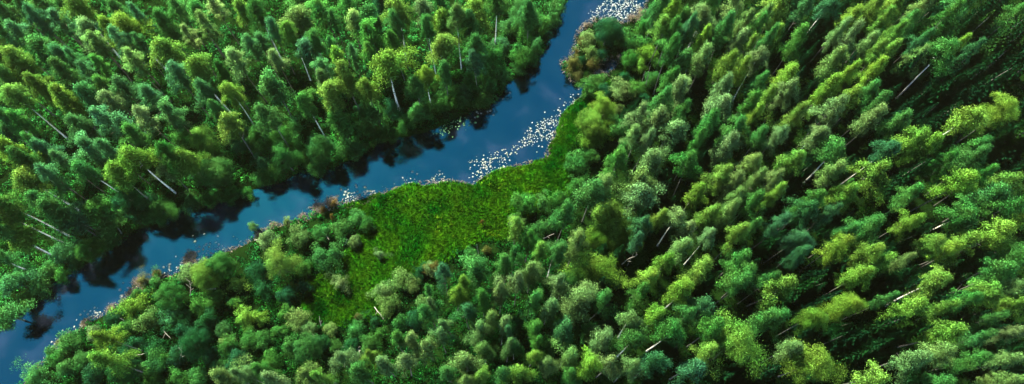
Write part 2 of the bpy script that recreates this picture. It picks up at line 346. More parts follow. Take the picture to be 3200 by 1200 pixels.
# ------------------------------------------------------------------ the trees, read off the photograph
T = {'A': (0, 0), 'B': (0, 600), 'C': (800, 0), 'D': (800, 600), 'E': (1600, 0), 'F': (1600, 600), 'G': (2400, 0), 'H': (2400, 600)}
DATA = '''
A by 385 45 50T;pt 310 130 45;pt 110 165 45;po 440 160 55;po 490 225 45T;by 575 140 45;by 660 130 60T;pt 615 210 40;bg 30 80 50;bg 30 180 40;by 20 300 50;by 60 20 40;bg 200 240 60T;by 125 310 55;by 185 430 45;bg 310 370 50;pt 310 290 50;by 75 490 50T;by 295 500 55;pt 455 380 40;pt 440 480 55;pg 520 430 40;pt 620 460 50;bo 590 520 45;pt 720 80 35T;bg 830 110 50;po 950 190 32T;by 865 280 60;pt 900 390 50;by 1000 345 58T;pg 1000 90 55;po 1090 30 40T;po 1030 130 40;po 690 310 45T;pt 1020 470 45;bg 1130 370 35;by 1150 450 38T;po 1210 300 50T;pt 1260 220 40;by 1230 60 45;bg 1270 20 40;pt 750 490 50;pt 860 570 55;po 760 600 45T;pt 640 640 60;pt 540 600 50;pt 410 620 50;pt 440 750 60;bg 450 850 45T;by 680 790 60T;by 60 780 60;bg 130 800 50;by 150 900 60T;pt 250 880 45;by 610 890 60;bo 845 860 50;by 930 800 50;wy 1030 710 75;wy 1090 790 50;by 1165 640 55;wt 1220 700 60;wg 1090 870 70;wg 1000 880 50;wg 920 690 45;pg 700 680 50;bg 850 760 45;bg 20 590 40T;pt 700 230 30;pt 200 110 40;pg 230 30 60;bg 40 390 50;pg 900 40 45;bg 170 60 45;pg 520 320 35;pg 110 640 45;pt 560 760 40;pt 320 820 35;pt 240 740 40;pt 400 300 30;pg 190 720 30;bg 1080 560 30
B by 50 110 45T;bg 60 60 50T;bg 270 90 60;bt 370 130 60;bg 480 100 62;bg 550 170 60;by 110 240 55T;wt 325 310 55;wg 460 290 60;bg 20 200 40;bg 0 330 40T;bt 60 450 60;wg 200 480 55;bg 40 620 70;wg 310 420 40;wd 130 400 45;wd 680 100 50;wd 740 60 50;wg 830 100 60;wd 610 60 50;bg 190 20 40T;wg 560 255 40;wg 960 50 55;wg 1060 30 45;wg 1160 20 45;wg 1240 0 40;wd 650 30 60;wg 750 130 40;wd 380 360 45;wg 240 390 40;wg 130 550 45
B wy 1045 420 65;wy 1200 465 50;wg 1110 370 60;wo 945 420 45;wg 860 520 60;wy 670 580 55;wo 750 650 55;wg 700 530 40;by 565 745 50;by 540 860 65;wg 790 870 55;wg 770 930 50;wd 620 900 60;wg 1180 560 35;wy 1240 640 45;wg 1150 770 50;wd 990 770 60;wg 1000 930 50;bo 1130 930 65;bo 1240 930 40;wg 420 840 40;wg 340 890 50;wg 200 930 55;wg 350 750 50;wo 480 710 35;wg 1000 580 50;wt 880 640 50;wd 1050 640 50;wt 710 900 35;wd 900 820 50;wg 830 840 45;wd 1060 830 40;wg 640 680 50;wd 570 640 42;wg 280 830 45;wt 1130 700 40;wd 930 700 50;wg 900 930 40;wg 1260 740 45;wd 1200 850 50;wd 470 920 50;wg 790 460 42;wn 725 450 30;wn 790 410 20;wo 1150 760 35;wd 700 760 50;wd 780 800 45;wd 1020 700 45;wg 1080 540 45;wd 930 640 45;wd 640 820 45;wg 1110 870 40;wo 320 880 30;wo 1275 175 22
C bo 220 95 60T;by 165 170 35T;bg 5 60 40T;pt 85 150 40T;pt 25 230 40;po 105 300 40T;bg 305 215 35T;pt 240 270 55;pt 340 340 45;bg 90 440 68;bg 65 580 50;bg 265 520 45T;by 375 480 60;bo 340 420 38;by 425 310 40;by 460 380 50;bg 400 580 55;bg 440 640 55;by 560 450 48;bg 600 560 60;by 660 320 72T;pt 490 290 30;bg 705 210 40;bg 800 450 45;bg 815 550 50;by 860 375 36T;by 930 240 55T;bg 950 370 40;by 930 115 55;bg 870 130 35T;bo 850 60 50;bg 940 25 50;bo 1015 105 35T;by 1110 70 65;bg 1105 240 45;bt 1110 310 40;bg 1200 10 40T;by 700 50 50T;bg 720 120 40;bg 570 100 70;po 480 100 50;pg 580 190 60;pg 570 270 30;pg 350 60 55;pg 460 30 50;pg 400 120 30;pg 230 10 60;bg 400 240 30;bg 1080 140 45
C wg 320 750 65;wg 300 840 45;wg 150 800 65;wg 80 880 55;wt 40 830 50;wg 500 750 50;wg 620 680 50;wg 690 680 35;wg 560 650 50;wg 740 640 35;wg 850 570 40;wt 1040 470 45;wg 1090 410 50;wg 1150 400 45;wg 1200 310 55;wg 1240 390 45;wg 1150 500 50;wg 1010 490 50;wg 930 510 50;wg 1040 520 40;wt 1150 320 45;wt 1270 140 45;wt 1230 230 50;wg 1270 30 50;wg 200 640 50;wg 130 700 60;wg 30 700 60;wg 200 740 45;wd 690 560 40;wd 540 560 35;wg 880 530 40;wg 1180 440 45;wg 440 760 40;wg 20 910 40;wg 780 600 40;wg 240 800 35
D wr 395 62 22;wr 340 92 15;wr 380 130 12;wr 845 412 11;wn 520 632 20;wr 1140 155 11;wn 1160 295 22;wn 880 385 35;wy 130 360 78;wo 60 240 50;wo 220 230 50;wg 330 210 40;wg 400 310 55;wg 330 330 45;wg 430 190 42;wg 510 130 45;wg 560 160 35;wo 500 250 30;wg 250 390 35;wy 20 630 45;wo 210 640 50;wo 270 690 40;wg 40 740 40;wg 170 780 50;wg 260 790 60;bo 425 840 55;bg 520 910 60;bo 110 950 50;bg 30 910 50;bo 270 930 55;by 330 920 45;by 590 840 40;bo 640 870 45;bo 735 870 55;bg 700 750 45;bo 775 770 40;bo 860 780 52;bo 930 740 45;bg 880 630 50;bo 890 580 30;bg 870 520 35;bo 965 650 35;by 990 520 40;by 1045 460 40;bt 940 420 42;bg 1120 380 65;bg 1250 380 50;bo 1215 460 48;bg 1140 540 45;bo 1230 520 38;bt 1060 610 50;bo 1190 610 45;bo 1125 700 50;bo 1240 690 45;bo 1050 840 68;bo 1150 800 50;bo 1270 790 40;bg 960 900 50;by 1150 940 45;bo 1070 960 40;bg 1270 920 50;wo 740 440 50;wo 640 500 45;wo 670 570 50;wo 780 460 40;wg 720 660 48;wg 500 700 38;wg 570 760 40;wo 380 690 35;wg 1080 310 30;wo 620 320 30;wo 430 460 35;wo 160 155 25;wo 880 390 38;wd 330 760 40;wd 240 480 35;wd 40 500 40;wd 10 400 45;wd 160 520 40;wd 480 780 40;wg 620 720 35;wd 790 650 40;wd 830 400 28;wg 120 700 35;wg 160 610 35;wo 840 560 35;wd 600 650 30;wg 80 850 45;wg 370 950 40;wg 400 770 30
E wg 60 60 65;wg 130 130 55;wg 60 180 55;wg 50 290 55;wg 120 240 45;wg 200 100 38;wg 220 40 45;wg 20 150 45;wd 110 310 35;wg 30 350 35;wd 170 180 30;bg 90 60 38;wd 480 160 60;wo 380 200 42;wo 400 270 42;wn 305 330 34;wn 330 380 26;wn 410 320 30;wr 325 270 12;wn 360 215 30;wd 445 285 30;wd 350 310 22;wg 580 200 50;wg 650 150 50;wg 640 230 42;wo 550 450 55;wg 610 450 45;wg 590 300 45;wy 680 270 48;wy 640 335 38;wg 700 90 45;by 790 60 48;by 750 150 55;bg 840 110 50;bo 960 85 58T;by 955 200 38;bg 800 170 45;bg 730 40 45;bg 1000 20 40;bo 1120 40 58;bt 890 160 38;bg 1080 160 50;bo 1165 120 40;bo 1110 240 52;by 1190 260 42;bo 1260 100 40;bg 1220 150 38;bg 1270 200 38;bo 1240 310 42T;bg 800 270 52;bo 950 320 62;bg 850 340 55;bg 790 400 42;bo 860 450 62;bg 730 520 50;bg 820 590 42;bo 640 590 48;by 1090 360 50;by 1150 350 42;bo 1060 480 48;bg 1220 440 40;bo 1020 550 58;bg 980 630 55;bo 730 620 62;bo 620 690 52;bo 670 720 42;bo 810 680 68;bg 1180 530 55;by 1260 510 50;bg 1120 650 55;by 1190 600 42;bo 1080 740 62;bg 920 740 42;bg 530 820 60;bo 700 820 70;bo 650 910 72;bo 440 940 50;bg 900 850 58;by 1030 890 52;bo 1160 820 52;bo 1100 930 52;bo 1210 920 48;bg 1240 700 48
E wy 400 620 62;wy 460 560 58;wy 480 650 55;wy 385 710 55;wg 390 790 42;wg 320 830 55;wg 380 450 45;wg 430 410 38;wo 540 550 28;wg 530 640 55;wg 560 740 45;wg 700 400 38;wg 740 330 35;wd 660 500 35;wd 470 460 35;wd 560 400 35;wg 330 930 40
F bg 250 140 58;by 20 210 45;bg 85 240 38;by 150 270 45;bg 215 300 48T;bo 320 260 58;bg 400 20 75;wy 520 170 95;wy 600 220 60;wy 430 230 60;wy 470 110 60;wy 520 270 55;wy 440 390 100;wg 350 430 60;wg 500 430 50;bt 650 180 45;bt 650 260 38;bo 640 30 80;by 725 130 40;bo 840 120 52T;bo 900 210 48;bo 840 280 60;bo 990 230 38T;by 970 115 48;bo 1070 120 46;bo 1130 60 48;by 930 30 55;bg 1200 60 55;by 1120 240 48;bg 1195 190 38;by 760 370 52;by 680 430 60;bg 650 500 48;by 930 390 62;bg 1140 340 58;bg 1190 430 62;bg 1130 470 58;by 840 510 58T;bt 950 570 62;bo 620 640 48T;by 730 630 52;bg 790 710 58T;bg 870 640 48;bg 610 750 58T;bo 430 740 60;ao 330 570 85;bg 440 560 55;bo 100 400 52;bo 215 460 48;bo 25 470 45;bg 100 540 50;bo 190 580 52;bg 100 660 52;bt 240 680 58;bg 110 770 35;by 105 820 42;by 30 910 62;bo 190 880 48;bo 280 820 58;by 370 890 62;bo 490 870 55;bo 590 900 52;bt 700 880 66;bg 300 930 45;by 985 820 62;bt 890 890 70;ay 1150 770 90;bg 1000 700 62;bg 1240 640 65;bg 1270 470 40;bg 20 780 40;bt 0 720 30;sd 1040 940 60;sd 1260 920 60;wg 60 60 55;wg 150 60 50;wg 140 180 40;bg 0 350 40;wo 20 150 35;wd 200 170 35;wg 230 40 45
G by 50 60 55;by 20 200 45;bg 130 220 55;bt 300 30 48T;bt 170 60 45;by 385 95 52;bo 320 180 40;bo 400 200 48;bo 480 240 46;by 560 120 46;by 530 50 42;by 620 40 48;bo 740 40 48;bg 880 100 58;bg 950 30 55;bg 690 150 50;by 620 200 38;bt 730 220 40;bo 730 310 42;by 510 285 50;by 580 270 45;bo 320 310 55;by 380 380 42;by 510 385 50;by 280 465 55;by 100 390 58;bo 90 480 52;by 120 590 48;bo 310 570 58;by 400 530 58;bg 470 490 48;bg 530 530 55;bo 500 620 60;bo 240 680 46T;bo 40 700 48;bg 350 760 65T;bo 310 890 58;by 110 800 58;bo 40 920 45;bg 640 630 55;by 680 720 62;by 800 740 58;bt 580 750 46T;by 520 890 70;bg 880 280 66T;by 945 240 35;by 1010 570 70T;ay 1150 570 62;bg 1000 750 56;bg 880 830 48;bg 1030 830 52;sg 1000 170 60;sg 1110 260 65;sd 640 380 60;sd 850 480 58;sd 960 440 50;sd 700 550 50;sd 830 620 65;sd 1100 430 65;sd 1210 410 60;sd 1250 300 60;sd 1200 110 55;bg 1260 50 55;sd 1060 350 50;sg 1190 700 65;sg 1110 640 45;sd 1240 560 60;sd 1080 60 50;sd 1160 190 50;sd 900 380 50;sd 680 900 50;by 940 920 70;by 1180 930 62;bg 1060 900 48;bg 370 955 30;bt 1000 280 35;sd 1250 860 60;sd 760 830 45
H by 30 30 40;bg 215 50 46;bt 170 110 55;by 390 40 56;bt 300 110 38;bt 30 180 48;at 130 240 46;at 120 335 44;bg 500 190 65;bg 690 40 55;by 690 155 52;bg 980 95 65T;bg 1100 30 75;bg 1200 75 72;by 1265 170 40;by 330 290 56;bg 370 220 48;by 480 295 56;by 540 350 56;by 440 440 56;ay 395 570 56;bo 660 370 38;by 790 280 60;by 880 290 58;by 990 275 70;by 1130 220 75;by 850 460 62T;by 740 590 68;by 850 580 50;by 870 710 72;bo 820 810 66;bo 720 850 72;by 1100 520 58T;bg 1150 430 65;bg 1230 350 65;bo 1240 470 56;by 1190 560 46;bo 1200 690 44;bg 1040 750 48;bg 1000 850 56;bo 1180 850 56;bo 1170 940 52;by 50 470 66;bg 40 650 58;ay 200 650 56;bo 110 800 60;ay 220 870 78;by 490 940 66;bg 840 940 56;bg 980 560 48;sd 160 480 50;sd 560 460 60;sd 560 680 58;sd 400 740 58;sd 500 790 60;sd 640 280 50;sd 230 560 40;sd 640 510 46;sd 960 660 50;sd 700 700 50;sd 1260 900 60;sd 290 760 50;sd 420 820 55;bg 560 560 35;bg 1100 640 45
'''
ALB = {'y': (.152, .355, .044), 'g': (.056, .235, .042), 'o': (.150, .310, .088), 't': (.048, .205, .068), 'd': (.018, .125, .038), 'n': (.13, .145, .035), 'r': (.17, .125, .03)}
CW = {'y': 'lime green', 'g': 'mid green', 'o': 'pale olive', 't': 'blue green', 'd': 'dark green', 'n': 'golden brown', 'r': 'rusty orange'}
used = {}
def place(kind, c, px, py, r_px, tall, low=None):
    far = py < 1200 and in_far(px, py)
    if kind == 'b': key, nm, cat, h, zc, pr = 'birch', 'birch_tree', 'birch tree', 18.4, 14.6, 2.0
    if kind == 'b' and not far: key, zc = 'nearbirch', 14.0
    if kind == 'b' and tall: key, zc = 'tallbirch', 15.8
    if kind == 'p': key, nm, cat, h, zc, pr = 'pine', 'pine_tree', 'pine tree', 18.0, 14.6, 2.0
    if kind == 's': key, nm, cat, h, zc, pr = 'spruce', 'spruce_tree', 'spruce tree', 17.5, 10.0, 2.6
    if kind == 'a': key, nm, cat, h, zc, pr = 'aspen', 'aspen_tree', 'broadleaf tree', 18.2, 14.8, 2.35
    if kind == 'w':
        if r_px >= 58*.6211: key, nm, cat, h, zc, pr = 'broad', 'broadleaf_tree', 'broadleaf tree', 10.3, 6.9, 3.7
        else: key, nm, cat, h, zc, pr = 'shrub', 'leafy_shrub', 'shrub', 4.2, 2.6, 2.1
    if kind == 'j': key, nm, cat, h, zc, pr = 'spruce', 'young_spruce', 'young spruce', 17.5, 10.0, 2.6
    if kind == 'l': key, nm, cat, h, zc, pr = 'lowbirch', 'understory_tree', 'understory tree', 18.4, 13.0, 2.0
    hs = low or rng.uniform(.92, 1.08)
    x, y, dep = at(px, py, zc*hs)
    R = r_px*dep/F*((1.22 if far else 1.08) if kind in 'bpa' else 1.13); s = R/pr
    if kind == 'w': hs *= min(1.25, max(.55, s)) if key == 'shrub' else min(1.2, max(.75, s)); x, y, dep = at(px, py, zc*hs)
    if kind == 's': s *= 1.0; hs *= .95
    while hs > (.5 if kind == 'w' else .3):
        x, y, dep = at(px, py, zc*hs)
        dd = sdf(np.array([[x, y]]), RIV)[0]
        if dd > ((.2 if px > 1700 else .7) if kind == 'w' else 3.0): break
        hs *= .93
    root = bpy.data.objects.new(nm, None); COL.objects.link(root); root.empty_display_size = .5
    root.location = (x, y, .3); root.scale = (s, s, hs)
    root.rotation_euler = (rng.normal()*.025, rng.normal()*.025, rng.uniform(0, 6.28))
    L = PROTO[key]; k = used.get(key, -1)+1+rng.integers(0, 2); used[key] = k; tm, cm = L[k % len(L)]
    a = np.array(ALB[c])
    if kind == 'p': a = a*np.array([1.5, 1.42, 1.35])
    a = a*rng.uniform(.86, 1.14)*np.array([rng.uniform(.85, 1.15), 1, rng.uniform(.8, 1.25)])
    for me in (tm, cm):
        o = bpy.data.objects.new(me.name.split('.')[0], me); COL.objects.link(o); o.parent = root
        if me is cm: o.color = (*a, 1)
    base = CW[c]+' '
    if tall: base += 'white-trunked birch' if kind == 'b' else 'bare-trunked pine'
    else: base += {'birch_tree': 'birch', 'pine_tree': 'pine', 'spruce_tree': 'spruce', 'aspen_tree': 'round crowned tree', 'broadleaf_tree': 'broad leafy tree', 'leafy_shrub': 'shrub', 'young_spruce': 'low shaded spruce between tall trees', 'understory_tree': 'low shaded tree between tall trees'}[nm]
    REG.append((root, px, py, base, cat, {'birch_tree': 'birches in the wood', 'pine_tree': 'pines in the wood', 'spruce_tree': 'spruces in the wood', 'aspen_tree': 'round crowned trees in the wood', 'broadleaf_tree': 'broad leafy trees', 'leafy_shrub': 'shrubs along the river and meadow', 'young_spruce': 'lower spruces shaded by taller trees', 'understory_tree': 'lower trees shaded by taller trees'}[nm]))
    return x, y, R

# banks in 2576-wide picture coordinates
FAR = [(1520, -260), (1470, -120), (1434, 0), (1417, 20), (1404, 50), (1382, 85), (1372, 112), (1360, 142), (1336, 166), (1306, 190), (1281, 210), (1258, 236), (1230, 265), (1192, 280), (1148, 294), (1098, 322), (1058, 338), (998, 348), (972, 352), (912, 382), (876, 407), (828, 428), (770, 428), (738, 446), (688, 463), (598, 488), (548, 503), (498, 513), (428, 543), (388, 565), (336, 583), (306, 608), (266, 633), (230, 658), (186, 683), (134, 712), (56, 780), (-6, 830), (-120, 900), (-260, 990), (-500, 1130)]
NEAR = [(1740, -260), (1660, -120), (1630, 0), (1622, 28), (1598, 50), (1560, 57), (1530, 52), (1500, 53), (1475, 66), (1458, 84), (1452, 120), (1440, 145), (1420, 158), (1418, 178), (1436, 202), (1462, 207), (1490, 196), (1503, 172), (1520, 150), (1540, 145), (1552, 158), (1536, 178), (1515, 196), (1490, 214), (1474, 218), (1463, 250), (1432, 275), (1414, 295), (1408, 320), (1395, 345), (1380, 380), (1373, 402), (1330, 412), (1290, 422), (1240, 437), (1210, 457), (1180, 468), (1130, 462), (1080, 468), (1040, 466), (1000, 475), (960, 486), (920, 503), (880, 516), (845, 518), (800, 534), (770, 552), (720, 563), (670, 575), (640, 603), (600, 620), (570, 635), (530, 650), (490, 668), (440, 690), (400, 704), (365, 716), (330, 740), (300, 766), (260, 790), (220, 815), (190, 836), (160, 860), (130, 895), (90, 935), (56, 972), (-60, 1070), (-300, 1260)]
fx = np.array([p[0] for p in FAR][::-1]); fy = np.array([p[1] for p in FAR][::-1])
def in_far(px, py): return py/1.2422 < np.interp(px/1.2422, fx, fy) and px/1.2422 < 1440
def W2(pts, z=0): return np.array([at(x*1.2422, y*1.2422, z)[:2] for x, y in pts])
RIV = np.concatenate([W2(FAR), W2(NEAR)[::-1]])
def inside(P, poly):
    x, y = P[:, 0], P[:, 1]; r = np.zeros(len(P), bool)
    for (x1, y1), (x2, y2) in zip(poly, np.roll(poly, -1, 0)):
        if y1 == y2: continue
        c = ((y1 > y) != (y2 > y)) & (x < (x2-x1)*(y-y1)/(y2-y1)+x1); r ^= c
    return r
def dist(P, poly, closed=True):
    d = np.full(len(P), 1e9)
    nx = np.roll(poly, -1, 0)
    S = list(zip(poly, nx))[:None if closed else -1]
    for a, b in S:
        ab = b-a; t = np.clip(((P-a)@ab)/(ab@ab+1e-9), 0, 1); q = a+t[:, None]*ab
        d = np.minimum(d, np.hypot(*(P-q).T))
    return d
def sdf(P, poly):
    d = dist(P, poly); return np.where(inside(P, poly), -d, d)
def vnoise(P, s, seed=0):
    r = np.random.default_rng(seed); g = r.uniform(-1, 1, (64, 64)); x = P[:, 0]/s+100; y = P[:, 1]/s+100
    i, j = np.floor(x).astype(int), np.floor(y).astype(int); u, v = x-i, y-j; u = u*u*(3-2*u); v = v*v*(3-2*v)
    G = lambda a, b: g[a % 64, b % 64]
    return (G(i, j)*(1-u)+G(i+1, j)*u)*(1-v)+(G(i, j+1)*(1-u)+G(i+1, j+1)*u)*v
def ground_z(P):
    s = sdf(P, RIV)+vnoise(P, 2.2, 3)*.35
    n = vnoise(P, 9, 1)*.25+vnoise(P, 3, 2)*.12
    return np.where(s > 0, .05+np.clip(s*.35, 0, .45)+n*np.clip(s/3, 0, 1), np.clip(s*.5, -1.6, 0)-.05)

# ------------------------------------------------------------------ ground sheet and water
ax = np.concatenate([[-1500, -900, -500, -320, -230], np.arange(-175, 176, 1.0), [230, 320, 500, 900, 1500]])
ay = np.concatenate([[-1500, -800, -400, -150, -60], np.arange(-15, 166, 1.0), [210, 300, 500, 900, 1500]])
X, Y = np.meshgrid(ax, ay); P = np.stack([X.ravel(), Y.ravel()], 1)
near_ = (np.abs(P[:, 0]) < 240) & (P[:, 1] > -100) & (P[:, 1] < 240)
Z = np.full(len(P), .4); Z[near_] = ground_z(P[near_])
nx, ny = len(ax), len(ay); ii = np.arange(nx*ny).reshape(ny, nx)
Q = np.stack([ii[:-1, :-1], ii[:-1, 1:], ii[1:, 1:], ii[1:, :-1]], -1).reshape(-1, 4)
g = bpy.data.objects.new('ground', quadmesh('ground', np.column_stack([P, Z]), Q, groundmat(), smooth=True)); COL.objects.link(g)
tag(g, kind='structure')
wv = np.array([[-1400, -1400, 0], [1400, -1400, 0], [1400, 1400, 0], [-1400, 1400, 0]], float)
wo = bpy.data.objects.new('river', quadmesh('river', wv, np.array([[0, 1, 2, 3]]), M_WATER)); COL.objects.link(wo)
tag(wo, kind='structure')

MEADOW = W2([(872, 520), (920, 500), (962, 486), (1040, 466), (1130, 462), (1180, 468), (1240, 438), (1300, 422), (1375, 402), (1400, 345), (1410, 300), (1435, 275), (1465, 250), (1474, 218), (1530, 212), (1545, 230), (1500, 262), (1470, 300), (1440, 340), (1425, 400), (1440, 440), (1420, 490), (1350, 540), (1290, 600), (1180, 610), (1110, 650), (1040, 680), (985, 720), (950, 790), (890, 810), (800, 805), (755, 760), (800, 700), (870, 640), (905, 580), (880, 545)])

# ------------------------------------------------------------------ plant the trees
trees = []
for line in DATA.strip().splitlines():
    tx, ty = T[line[0]]
    for e in line[2:].split(';'):
        k, x, y, r = e.split(); tall = r.endswith('T'); r = float(r.rstrip('T'))
        px, py = float(x)*.6211+tx, float(y)*.6211+ty
        trees.append((k[0],)+place(k[0], k[1], px, py, r*.6211, tall))
# lower trees standing in the shade between the tall ones
pos = np.array([t_[1:3] for t_ in trees])
FR = np.random.default_rng(77); cand = []; cnt = {True: 0, False: 0}
for q in range(9000):
    px, py = FR.uniform(0, 3200), FR.uniform(0, 1200); u_, v_ = px/1.2422, py/1.2422
    fw = bool(in_far(px, py))
    if not fw and u_ < 1560+max(0, (500-v_))*.15 and v_ < 900-(u_-900)*.45: continue
    if not fw and v_ < 880 and u_ < 1100: continue
    hs = FR.uniform(.55, .78)
    x, y, dep = at(px, py, 10*hs)
    p_ = np.array([x, y])
    if np.min(np.hypot(*(pos-p_).T)) < (2.2 if not fw else 3.5): continue
    if sdf(p_[None], RIV)[0] < 4 or sdf(p_[None], MEADOW)[0] < 3: continue
    cnt[fw] += 1
    if cnt[fw] > (6 if fw else 165): continue
    pos = np.vstack([pos, p_]); cand.append((px, py, hs, fw, u_))
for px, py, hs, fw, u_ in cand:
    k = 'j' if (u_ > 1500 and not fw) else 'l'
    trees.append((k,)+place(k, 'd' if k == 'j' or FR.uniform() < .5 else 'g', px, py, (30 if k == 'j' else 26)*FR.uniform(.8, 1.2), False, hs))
from collections import Counter
print(Counter(t_[0] for t_ in trees))
resolve_labels()

# ------------------------------------------------------------------ stuff
def proj(P, z=1.0):
    """world -> photo pixel"""
    D = np.column_stack([P[:, 0], P[:, 1], np.full(len(P), z-H)]) @ RC
    return 1600+F*D[:, 0]/-D[:, 2], 600-F*D[:, 1]/-D[:, 2]
def scatter(n, seed, pad=60):
    r = np.random.default_rng(seed); out = r.uniform([-150, -5], [150, 140], (n, 2))
    a, b = proj(out); return out[(a > -pad) & (a < 3200+pad) & (b > -pad) & (b < 1200+pad)]
def stuff(name, C, Nn, D, l, wd, col, vary, label, cat, blend=.5, cn=None):
    own = unit(Nn); V, Q = leaf_arrays(C, own, D, l, wd)
    me = quadmesh(name, V, Q, M_STUFF, vary=vary, col=col)
    if cn is not None: soften(me, unit(cn*blend+own*(1-blend)))
    o = bpy.data.objects.new(name, me); COL.objects.link(o); tag(o, label, cat, kind='stuff'); return o
def gz(P): 
    return np.maximum(ground_z(P), 0)
def bushes(P, R, Hh, col, nl, leaf, seed):
    r = np.random.default_rng(seed); n = len(P); z = gz(P)
    idx = np.repeat(np.arange(n), nl); m = len(idx)
    d = unit(r.normal(size=(m, 3))); d[:, 2] = np.abs(d[:, 2])
    rr = r.uniform(.45, 1.1, (m, 1))
    C = np.column_stack([P, z])[idx]+d*rr*np.column_stack([R, R, Hh])[idx]
    own = unit(d*.7+r.normal(size=(m, 3))*.6)
    D = r.normal(size=(m, 3))
    cn = unit(d+[0, 0, .5])
    c = col[idx]; v = (r.uniform(.7, 1.3, n)[idx])*r.uniform(.8, 1.2, m)
    return C, own, D, r.uniform(.7, 1.3, m)*leaf, r.uniform(.4, .7, m)*leaf, c, v, cn
# undergrowth
P = scatter(56000, 11); s = sdf(P, RIV); md = sdf(P, MEADOW)
a, b = proj(P); far = np.array([in_far(x, y) for x, y in zip(a, b)])
keep = (s > -.2) & (md > .3)
R_ = np.random.default_rng(5)
bank = (s < 6)
keep &= R_.uniform(size=len(P)) < np.where(far | bank, .62, np.where(a < 1780, 1.0, .3))
P, s, far, a, bank = P[keep], s[keep], far[keep], a[keep], bank[keep]
n = len(P); nz = vnoise(P, 7, 9); nz2 = vnoise(P, 2.5, 10)
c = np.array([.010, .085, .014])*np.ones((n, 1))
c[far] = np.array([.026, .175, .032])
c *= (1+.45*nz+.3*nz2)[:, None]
c[~far] *= np.where(a[~far] < 1780, 1.35, .25)[:, None]; c[bank] *= 1.4  # right wood darkened in colour, painting in the deep shade between its trees
Rr = R_.uniform(.45, 1.15, n); Hh = R_.uniform(.4, 1.5, n)*np.where(bank, 1.25, 1)
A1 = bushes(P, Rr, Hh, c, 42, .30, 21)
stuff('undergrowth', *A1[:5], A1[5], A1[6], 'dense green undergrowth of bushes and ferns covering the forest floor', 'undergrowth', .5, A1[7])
# meadow grass
P = np.random.default_rng(12).uniform(MEADOW.min(0)-1, MEADOW.max(0)+1, (330000, 2)); md = sdf(P, MEADOW); P = P[md < .7+1.4*vnoise(P, 2.4, 61)]; n = len(P); s = sdf(P, RIV); P = P[s > -.3]; n = len(P)
nz, nz2, nz3 = vnoise(P, 8, 31), vnoise(P, 1.6, 32), vnoise(P, 3.5, 33)
t = np.clip(.34+.45*nz+.35*nz3+.22*nz2+.15*vnoise(P, .7, 36), 0, 1)[:, None]
c = np.array([.006, .15, .008])*(1-t)+np.array([.105, .43, .012])*t
tilt = np.column_stack([nz2*2, vnoise(P, 1.6, 35)*2, np.zeros(n)])
hgt = .35+.35*(nz3*.5+.5)+R_.uniform(0, .25, n)
D = unit(tilt+R_.normal(size=(n, 3))*[.7, .7, .1]+[0, 0, .8])
Cc = np.column_stack([P, gz(P)+hgt*.45])
own = R_.normal(size=(n, 3))*[1, 1, .3]+[0, 0, .5]
stuff('meadow_grass', Cc, own, D, hgt*1.4, R_.uniform(.06, .15, n), c, R_.uniform(.85, 1.15, n), 'bright green meadow grass filling the clearing beside the river', 'grass', .6, unit(D*np.array([1, 1, 0])+np.array([0, 0, 1.])))
# tussocks standing in the meadow
P = np.random.default_rng(14).uniform(MEADOW.min(0), MEADOW.max(0), (5200, 2)); md = sdf(P, MEADOW); nn = vnoise(P, 3.0, 52); P = P[(md < -.3) & (nn > -.1)]; n = len(P)
t = np.clip(.35+.6*vnoise(P, 6, 51)+R_.normal(size=n)*.2, 0, 1)[:, None]
c = np.array([.006, .12, .010])*(1-t)+np.array([.15, .34, .012])*t
A2 = bushes(P, R_.uniform(.15, .5, n), R_.uniform(.3, .85, n), c, 34, .22, 23)
stuff('meadow_tussocks', *A2[:5], A2[5], A2[6], 'tufts of taller yellow green sedge standing in the meadow', 'grass tufts', .6, A2[7])
# dead sedge fringe along the near bank
NW = W2(NEAR); P = scatter(500000, 13, 20); d = dist(P, NW, False); nzb = vnoise(P, 5, 41)
P = P[(d < .5+.8*np.clip(nzb, 0, 1))]
for cx, cy, cr, cn_ in [(478, 648, 15, 420), (470, 662, 9, 150), (1477, 66, 9, 160), (395, 692, 9, 160), (330, 738, 10, 160), (800, 522, 16, 420), (832, 508, 13, 300), (762, 546, 9, 160), (1562, 148, 9, 160), (1512, 190, 13, 260), (690, 566, 9, 120), (215, 812, 9, 160), (1615, 32, 12, 300), (1600, 50, 12, 260), (1590, 46, 10, 200), (280, 775, 9, 120), (345, 712, 12, 200), (1432, 172, 6, 160), (650, 592, 8, 120), (150, 860, 7, 90)]:
    c0 = W2([(cx, cy)])[0]; rr_ = np.linalg.norm(W2([(cx+cr, cy)])[0]-c0); P = np.vstack([P, c0+R_.normal(size=(cn_, 2))*rr_*.5])
n = len(P)
t = R_.uniform(size=(n, 1)); c = np.array([.15, .125, .125])*(1-t)+np.array([.12, .10, .045])*t
D = unit(R_.normal(size=(n, 3))*[1, 1, .3]+[0, 0, .5])
stuff('dead_sedge', np.column_stack([P, gz(P)+.25]), R_.normal(size=(n, 3)), D, R_.uniform(.4, 1.2, n), np.full(n, .11), c, np.ones(n), 'fringe of pale dead sedge along the edge of the near bank', 'dead sedge')

